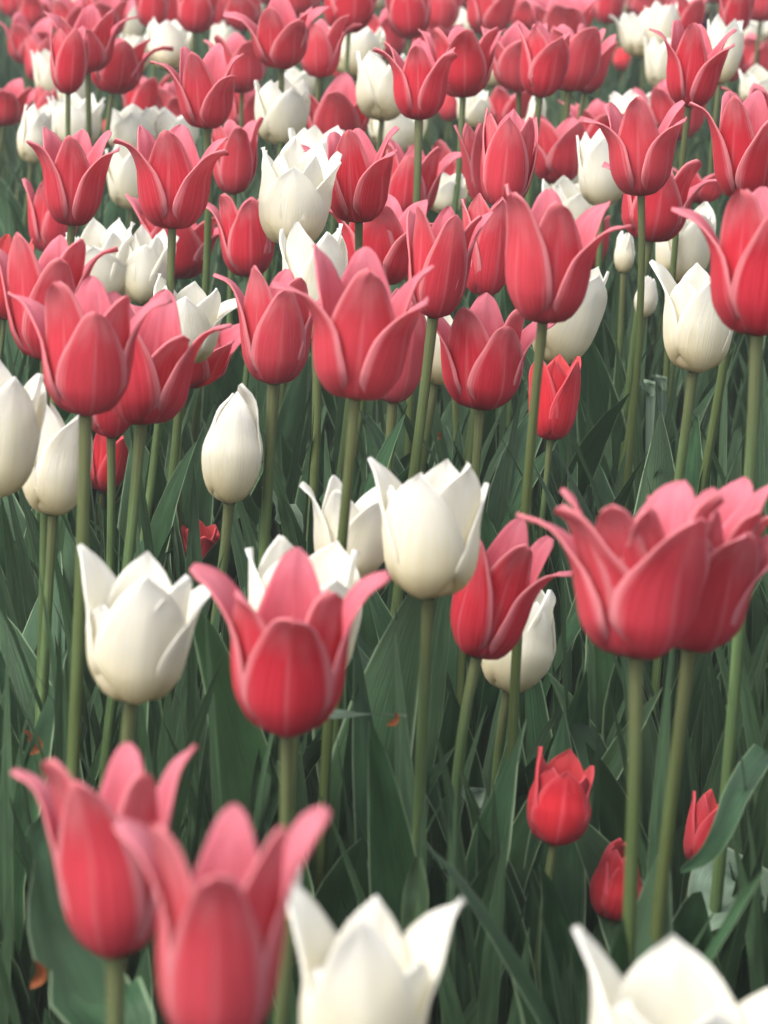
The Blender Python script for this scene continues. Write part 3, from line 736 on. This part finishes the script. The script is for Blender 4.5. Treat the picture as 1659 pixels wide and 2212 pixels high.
# narrow blades and stalks that fill the bed behind the flowers
r = np.random.default_rng(33)
blades = []
for i in range(5200):
    y = 1.45 + 7.3 * r.uniform(0, 1)**1.25
    x = r.uniform(-1, 1) * (half_width(y) + .35)
    L = r.uniform(.17, .36)
    P = leaf_points(L, r.uniform(.005, .017), r.uniform(0, .2), r.uniform(.03, .7), r.uniform(.1, .6), r.uniform(-1.5, 1.5), .002, r, nu=3, nv=8, side=r.uniform(-.15, .15))
    P = rot_z(P, r.uniform(0, 6.28)) + np.array([x, y, 0])
    if not hides_a_bloom(P, .0 if y < 3 else .2):
        blades.append(P)
o = link('blades', merged('blades', [M['blade']], blades), kind='stuff')
o['tint'] = 0.1

# bare flower stalks in the depth of the bed
r = np.random.default_rng(35)
stalks = []
for i in range(1700):
    y = 3.3 + 6.2 * r.uniform(0, 1)
    x = r.uniform(-1, 1) * (half_width(y) + .35)
    L = r.uniform(.14, .28)
    q = np.linspace(0, 1, 6)
    b_ = r.uniform(-.02, .02, 2)
    C = np.stack([x + L * q * (.07 + r.uniform(-.06, .06)) + b_[0] * np.sin(np.pi * q), y + b_[1] * np.sin(np.pi * q), L * q], -1)
    an = np.linspace(0, 2 * np.pi, 6)
    rad = r.uniform(.0026, .0042) * (1.1 - .25 * q) * np.where(q > .99, .15, 1)
    if hides_a_bloom(C, .2):
        continue
    stalks.append(C[:, None] + rad[:, None, None] * np.stack([np.cos(an), np.sin(an), 0 * an], -1)[None])
o = link('stalks', merged('stalks', [M['stem']], stalks), kind='stuff')
o['tint'] = 0.2

# ------------------------------------------------------------------ leaves shared by the plants
rl = np.random.default_rng(7)
LEAF = []
for i in range(26):
    L = rl.uniform(.22, .34)
    P = leaf_points(L, rl.uniform(.030, .060), rl.uniform(.03, .22), rl.uniform(.15, .95) + (.6 if i % 7 == 0 else 0), rl.uniform(.3, .9), rl.uniform(-1.0, 1.0), rl.uniform(.003, .011), rl, side=rl.uniform(-.12, .12))
    LEAF.append((grid_mesh('leaf', P, [M['leaf']]), P.reshape(-1, 3)))


def add_leaves(root, n, rng, lift=0.03, smin=.8, smax=1.1):
    a0 = rng.uniform(0, 6.28)
    base = np.array(root.location)
    done = 0
    for i in range(n):
        for attempt in range(7):
            me, pts = LEAF[int(rng.integers(len(LEAF)))]
            az = a0 + i * 2.4 + rng.uniform(-.5, .5) * (1 + attempt)
            s_ = rng.uniform(smin, smax) * (1 - .05 * attempt)
            loc = np.array([rng.uniform(-.006, .006), rng.uniform(-.006, .006), rng.uniform(0, lift)])
            if not hides_a_bloom(rot_z(pts * s_, az) + base + loc, .04):
                break
        else:
            continue
        o = link('leaf', me, root)
        o.location = loc
        o.rotation_euler = (0, 0, az)
        o.scale = (s_, s_, s_)
        o['tint'] = float(rng.uniform(0, .6))
        done += 1
    return done


NAME = {'r': 'red_tulip', 'w': 'white_tulip', 's': 'scarlet_tulip', 'v': 'violet_tulip'}
GROUP = {'r': 'red tulips with pale petal edges', 'w': 'white and cream tulips', 's': 'small scarlet tulips low in the bed'}
DEF_AZ = ((0, 120, 240), (60, 180, 300))
LEAN = 0.075                                    # the whole bed leans a little to the right


def tulip(i, row):
    kind, form, bx, by, h, wpx, tilt, a0, label, opt = row
    rng = np.random.default_rng(1000 + i)
    p, D, H, R = PLACED[i]
    f0 = opt.get('f', FORMS[form][0])
    # the stem runs from the soil to the bloom
    z = p[2]
    lean = opt.get('lean', LEAN + rng.uniform(-.05, .05))
    foot = np.array([p[0] - lean * z, p[1] + rng.uniform(-.025, .03), 0.0])
    root = bpy.data.objects.new(NAME[kind], None)
    root.empty_display_size = .02
    COL.objects.link(root)
    root.location = foot
    root['label'] = label
    root['category'] = 'tulip'
    if kind in GROUP:
        root['group'] = GROUP[kind]
    e = p - foot
    loose = 2.0 if h > 230 else 6.0
    tl = math.radians(tilt + rng.uniform(-loose, loose) + 2.0)
    fwd = math.radians(rng.uniform(-1.6, 1.6) * loose)
    axis = np.array([math.sin(tl), math.sin(fwd), math.cos(tl)])
    axis /= np.linalg.norm(axis)
    near = h > 150
    # Hermite stem: leaves the soil upright, meets the bloom along its axis
    q = np.linspace(0, 1, 14 if near else 7)
    bow = np.array([rng.uniform(-.06, .06), rng.uniform(-.05, .05), 0]) * z
    T0 = np.array([e[0] * .5, 0, z]) + bow
    T1 = axis * z - bow * .5
    C = (np.outer(q**3 - 2 * q**2 + q, T0) + np.outer(-2 * q**3 + 3 * q**2, e) + np.outer(q**3 - q**2, T1))
    rad0 = .8 * (.0032 + .012 * H) * rng.uniform(.88, 1.15) * (0.8 if kind == 's' else 1)
    rad = rad0 * (1.12 - .22 * q)
    rad[-1] *= 1.15
    so = link('stem', tube_mesh('stem', C, rad, [M['stem']], 8 if near else 6), root)
    so['tint'] = float(rng.uniform(0, .7))
    # petals
    mats = [M[kind + '_out'], M[kind + '_in']]
    if 'P' in opt:
        spec = [(*q_[:3], j > 2, q_[3] if len(q_) > 3 else 1.0) for j, q_ in enumerate(opt['P'])]
    else:
        spec = []
        for j, a in enumerate(DEF_AZ[0]):
            spec.append((a + a0 + rng.uniform(-12, 12), f0 * rng.uniform(.75, 1.3) + rng.uniform(-.06, .1), rng.uniform(.88, 1.0), False, 1.0))
        for j, a in enumerate(DEF_AZ[1]):
            spec.append((a + a0 + rng.uniform(-12, 12), f0 * rng.uniform(.3, .8), rng.uniform(.92, 1.03), True, 1.0))
    axis_q = np.array([axis[0], axis[1]])
    rot = (-axis_q[1], axis_q[0], 0)
    tint = float(np.clip(rng.normal(.25, .25), 0, 1)) * (1.0 if 'dark' not in label else 1.8)
    fade = float(np.clip(rng.normal(.12, .18), 0, .6)) if 'dark' not in label else 0.0
    for a, f, L, inner, wd in spec:
        me = petal_mesh('petal', H, R * .98, a, f, L, inner, form, mats, rng,
                        nu=11 if near else 7, nv=19 if near else 11, wide=wd)
        o = link('petal', me, root)
        o.location = e
        o.rotation_euler = rot
        o['tint'] = float(tint + rng.uniform(-.1, .1))
        o['fade'] = fade
    if near and (form in ('open', 'star') or f0 > .6):
        po = link('pistil', tube_mesh('pistil', np.array([[0, 0, .002], [0, 0, .2 * H], [0, 0, .36 * H], [0, 0, .4 * H]]), np.array([.003, .0032, .003, .005]), [M['pistil']]), root, tint=0.2)
        po.location, po.rotation_euler = e, rot
        for k in range(6):
            an = k * math.pi / 3 + .3
            c_, s_ = math.cos(an), math.sin(an)
            b = .3 * R
            pts = np.array([[c_ * b * .5, s_ * b * .5, .18 * H], [c_ * b, s_ * b, .3 * H], [c_ * b * 1.1, s_ * b * 1.1, .42 * H]])
            so = link('stamen', tube_mesh('stamen', pts, np.array([.0012, .002, .0012]), [M['anther']], 5), root, tint=0.2)
            so.location, so.rotation_euler = e, rot
    add_leaves(root, 4 if D < 4.2 else 3, rng, smin=.7, smax=min(1.1, .66 + z))
    return foot, D, z


FEET = [tulip(i, row) for i, row in enumerate(F)]

# ------------------------------------------------------------------ plants without a visible flower: leaves only
def clump(x, y, n, rng, label, group='flowerless tulip plants', s=(0.75, 1.1)):
    root = bpy.data.objects.new('leaf_clump', None)
    root.empty_display_size = .02
    COL.objects.link(root)
    root.location = (x, y, 0)
    root['label'] = label
    root['category'] = 'plant'
    root['group'] = group
    if not add_leaves(root, n, rng, .01, *s):
        bpy.data.objects.remove(root)


rc = np.random.default_rng(91)
k = 0
while k < 80:
    y = 1.75 + 2.9 * rc.uniform(0, 1)
    x = rc.uniform(-1, 1) * (half_width(y) + .05)
    clump(x, y, int(rc.integers(3, 5)), rc, 'dark green tulip leaves without a flower filling the bed', s=(.7, 1.05))
    k += 1

# ------------------------------------------------------------------ single leaves and fallen petals one can point to
def ribbon(name, pts, widths, facing, mats, fold=.25, wave=.0, nv=17, nu=7, seed=0):
    """A leaf along a line of world points; facing = the way its upper side looks."""
    pts = np.asarray(pts, float)
    x = np.linspace(0, 1, len(pts))
    t = np.linspace(0, 1, nv)
    C = np.stack([catmull(x, pts[:, k], t) for k in range(3)], -1)
    T = np.gradient(C, axis=0)
    T /= np.linalg.norm(T, axis=1, keepdims=True)
    fcg = np.asarray(facing, float)
    A = np.cross(T, fcg)
    A /= np.linalg.norm(A, axis=1, keepdims=True)
    N = np.cross(A, T)
    wv = catmull(np.linspace(0, 1, len(widths)), widths, t) / 2
    s = np.linspace(-1, 1, nu)
    lift = np.abs(s)[None, :] * fold * wv[:, None] + wave * s[None, :]**2 * np.sin(8 * t[:, None] + seed + np.sign(s)[None, :])
    return grid_mesh(name, C[:, None] + (s[None, :] * wv[:, None])[..., None] * A[:, None] + lift[..., None] * N[:, None], mats)


def lone_leaf(px_pts, widths, mat, label, facing=(0, -.7, .7), fold=.3, wave=.002, category='leaf', name='tulip_leaf', ground=True, tint=.1):
    P = [at(a, b, d) for a, b, d in px_pts]
    foot = np.array([P[0][0], P[0][1], 0.0])
    if ground and P[0][2] > .02:
        P = [foot, *P]
        widths = [widths[0] * .7, *widths]
    root = bpy.data.objects.new(name, None)
    root.empty_display_size = .02
    COL.objects.link(root)
    root.location = foot
    root['label'] = label
    root['category'] = category
    me = ribbon('leaf', np.array(P) - foot, widths, facing, [M[mat]], fold, wave)
    o = link('leaf', me, root, tint=tint)
    return root


lone_leaf([(1700, 1950, 1.62), (1668, 1640, 1.62), (1600, 1700, 1.55), (1562, 1790, 1.5), (1525, 1850, 1.48), (1470, 1885, 1.47)], [.014, .016, .014, .011, .008, .003], 'leaf',
          'slender leaf arching over from the right edge onto the small pointed red tulip')
lone_leaf([(1640, 2180, 1.75), (1605, 1950, 1.75), (1575, 1900, 1.72), (1535, 1960, 1.66), (1480, 2030, 1.64)], [.03, .046, .042, .03, .004], 'pale_leaf',
          'broad pale leaf folded over to show its light underside, low at right', fold=.15)
lone_leaf([(250, 2330, 1.25), (180, 2150, 1.28), (110, 1990, 1.34), (75, 1860, 1.42), (95, 1760, 1.46)], [.034, .044, .04, .026, .004], 'leaf',
          'broad wavy dark leaf under the soft-focus red pair at the left', facing=(.4, -.9, .1))
lone_leaf([(560, 1575, 1.66), (660, 1550, 1.6), (740, 1543, 1.58), (810, 1544, 1.57), (878, 1550, 1.57)], [.004, .0052, .0052, .004, .0015], 'pale_leaf',
          'pale narrow blade lying level beside the base of the horn-petalled red tulip', ground=False, facing=(0, -.3, .95))
lone_leaf([(640, 1170, 2.3), (610, 1110, 2.3), (585, 1075, 2.28), (575, 1050, 2.25)], [.012, .02, .017, .004], 'pale_leaf',
          'small pale leaf tip left of the thin-petalled white tulip', fold=.1)
lone_leaf([(1035, 1760, 1.75), (1020, 1735, 1.74), (1005, 1718, 1.73), (985, 1712, 1.72)], [.008, .012, .010, .003], 'pale_leaf',
          'pale broken leaf piece among dark leaves left of the short blunt red tulip', fold=.1)
lone_leaf([(1150, 2120, 1.72), (1120, 2085, 1.7), (1090, 2060, 1.68), (1060, 2070, 1.66)], [.008, .014, .013, .003], 'pale_leaf',
          'curled pale leaf on the dark soil above the bottom right white tulip', fold=.2, facing=(0, -.5, .86))
lone_leaf([(1405, 875, 2.6), (1398, 850, 2.6), (1390, 832, 2.58), (1384, 822, 2.56)], [.008, .012, .010, .002], 'pale_leaf',
          'small bright leaf tip among stems under the small cream bud', fold=.1)
lone_leaf([(1430, 860, 2.7), (1424, 838, 2.7), (1416, 822, 2.68), (1412, 812, 2.66)], [.008, .012, .010, .002], 'pale_leaf',
          'second bright leaf tip, right of the first, under the small cream bud', fold=.1)
lone_leaf([(1090, 1990, 1.84), (1080, 1850, 1.84), (1105, 1740, 1.82), (1165, 1630, 1.8)], [.022, .03, .024, .003], 'leaf',
          'broad leaf pointing up right behind the short blunt red tulip', facing=(.3, -.8, .5))
lone_leaf([(905, 2080, 1.5), (893, 2010, 1.5), (898, 1930, 1.5), (902, 1850, 1.5)], [.007, .011, .013, .004], 'blade',
          'blunt pale green shoot standing left of the thick middle stem', fold=.8, facing=(0, -1, .2), tint=.4)


def fallen_petal(px, py, d, size, turn, label):
    c = at(px, py, d)
    root = bpy.data.objects.new('withered_petal', None)
    root.empty_display_size = .01
    COL.objects.link(root)
    root.location = c
    root['label'] = label
    root['category'] = 'petal'
    root['group'] = 'withered petals caught in the leaves'
    q = np.linspace(-1, 1, 5)
    a = math.radians(turn)
    dirv = RX * math.cos(a) + UP * math.sin(a)
    side = -RX * math.sin(a) + UP * math.cos(a)
    pts = [dirv * size * x * .5 + side * size * .3 * (x * x - .5) - FW * .004 * x for x in q]
    me = ribbon('petal', pts, [.002, size * .3, size * .38, size * .28, .001], -FW + UP * .5, [M['wither']], .7, .001, nv=11, nu=5)
    link('petal', me, root, tint=.2)


fallen_petal(78, 1612, 1.7, 0.0121, 70, 'small curled orange withered petal in the leaves at far left')
fallen_petal(60, 1590, 1.72, 0.0077, 110, 'orange brown scrap of petal just above the curled one at far left')
fallen_petal(850, 1556, 1.57, 0.0088, 60, 'orange withered petal near the end of the level pale blade')
fallen_petal(1502, 2052, 1.7, 0.0165, 100, 'brown withered petal standing upright low at right')
fallen_petal(80, 2105, 1.3, 0.0132, 80, 'brownish withered petal low at the bottom left')
fallen_petal(948, 942, 2.5, 0.0066, 95, 'tiny yellow orange fleck on a stem above the tall white tulip')


# ------------------------------------------------------------------ a thin scattering volume, added to lift shadows and pale the far rows
hz, t = new_mat('added_thin_haze')
pv = t.nodes.new('ShaderNodeVolumePrincipled')
pv.inputs['Color'].default_value = (0.93, 0.94, 0.93, 1)
pv.inputs['Density'].default_value = 0.010
pv.inputs['Anisotropy'].default_value = 0.2
out = t.nodes.new('ShaderNodeOutputMaterial')
t.links.new(pv.outputs[0], out.inputs['Volume'])
x0, x1, y0, y1, z0, z1 = -61.0, 61.0, -61.0, 121.0, -1.0, 1.0
me = bpy.data.meshes.new('added_haze')
me.from_pydata([(x, y, z) for z in (z0, z1) for y in (y0, y1) for x in (x0, x1)], [],
               [(0, 2, 3, 1), (4, 5, 7, 6), (0, 1, 5, 4), (2, 6, 7, 3), (0, 4, 6, 2), (1, 3, 7, 5)])
me.materials.append(hz)
link('added_haze', me, kind='stuff')

# ------------------------------------------------------------------ the bed goes on to both sides: copies of the tulips above
def copy_thing(src, loc, rz, label, group):
    c = src.copy()
    COL.objects.link(c)
    c.location = loc
    c.rotation_euler = (0, 0, rz)
    c['label'], c['group'] = label, group
    for ch in src.children:
        k = ch.copy()
        COL.objects.link(k)
        k.parent = c
    return c


rs = np.random.default_rng(77)
sources = [o for o in list(COL.objects) if o.get('category') == 'tulip' and o.name.split('.')[0] in ('red_tulip', 'white_tulip')]
sources = [o for o in sources if len(o.children) >= 8]
spots = []
while len(spots) < 46:
    y = rs.uniform(1.3, 5.5)
    side = -1 if len(spots) % 2 else 1
    x = side * (829.5 / FPX * (y + .25) + .12 + rs.uniform(0, .75))
    if all((x - a)**2 + (y - b)**2 > .012 for a, b in spots):
        spots.append((x, y))
for x, y in spots:
    src = sources[int(rs.integers(len(sources)))]
    red = src.name.startswith('red')
    copy_thing(src, (x, y, 0), rs.uniform(-.5, .5), ('red' if red else 'cream white') + ' tulip farther along the same bed, to the side',
               'red tulips in the bed to the sides' if red else 'white tulips in the bed to the sides')
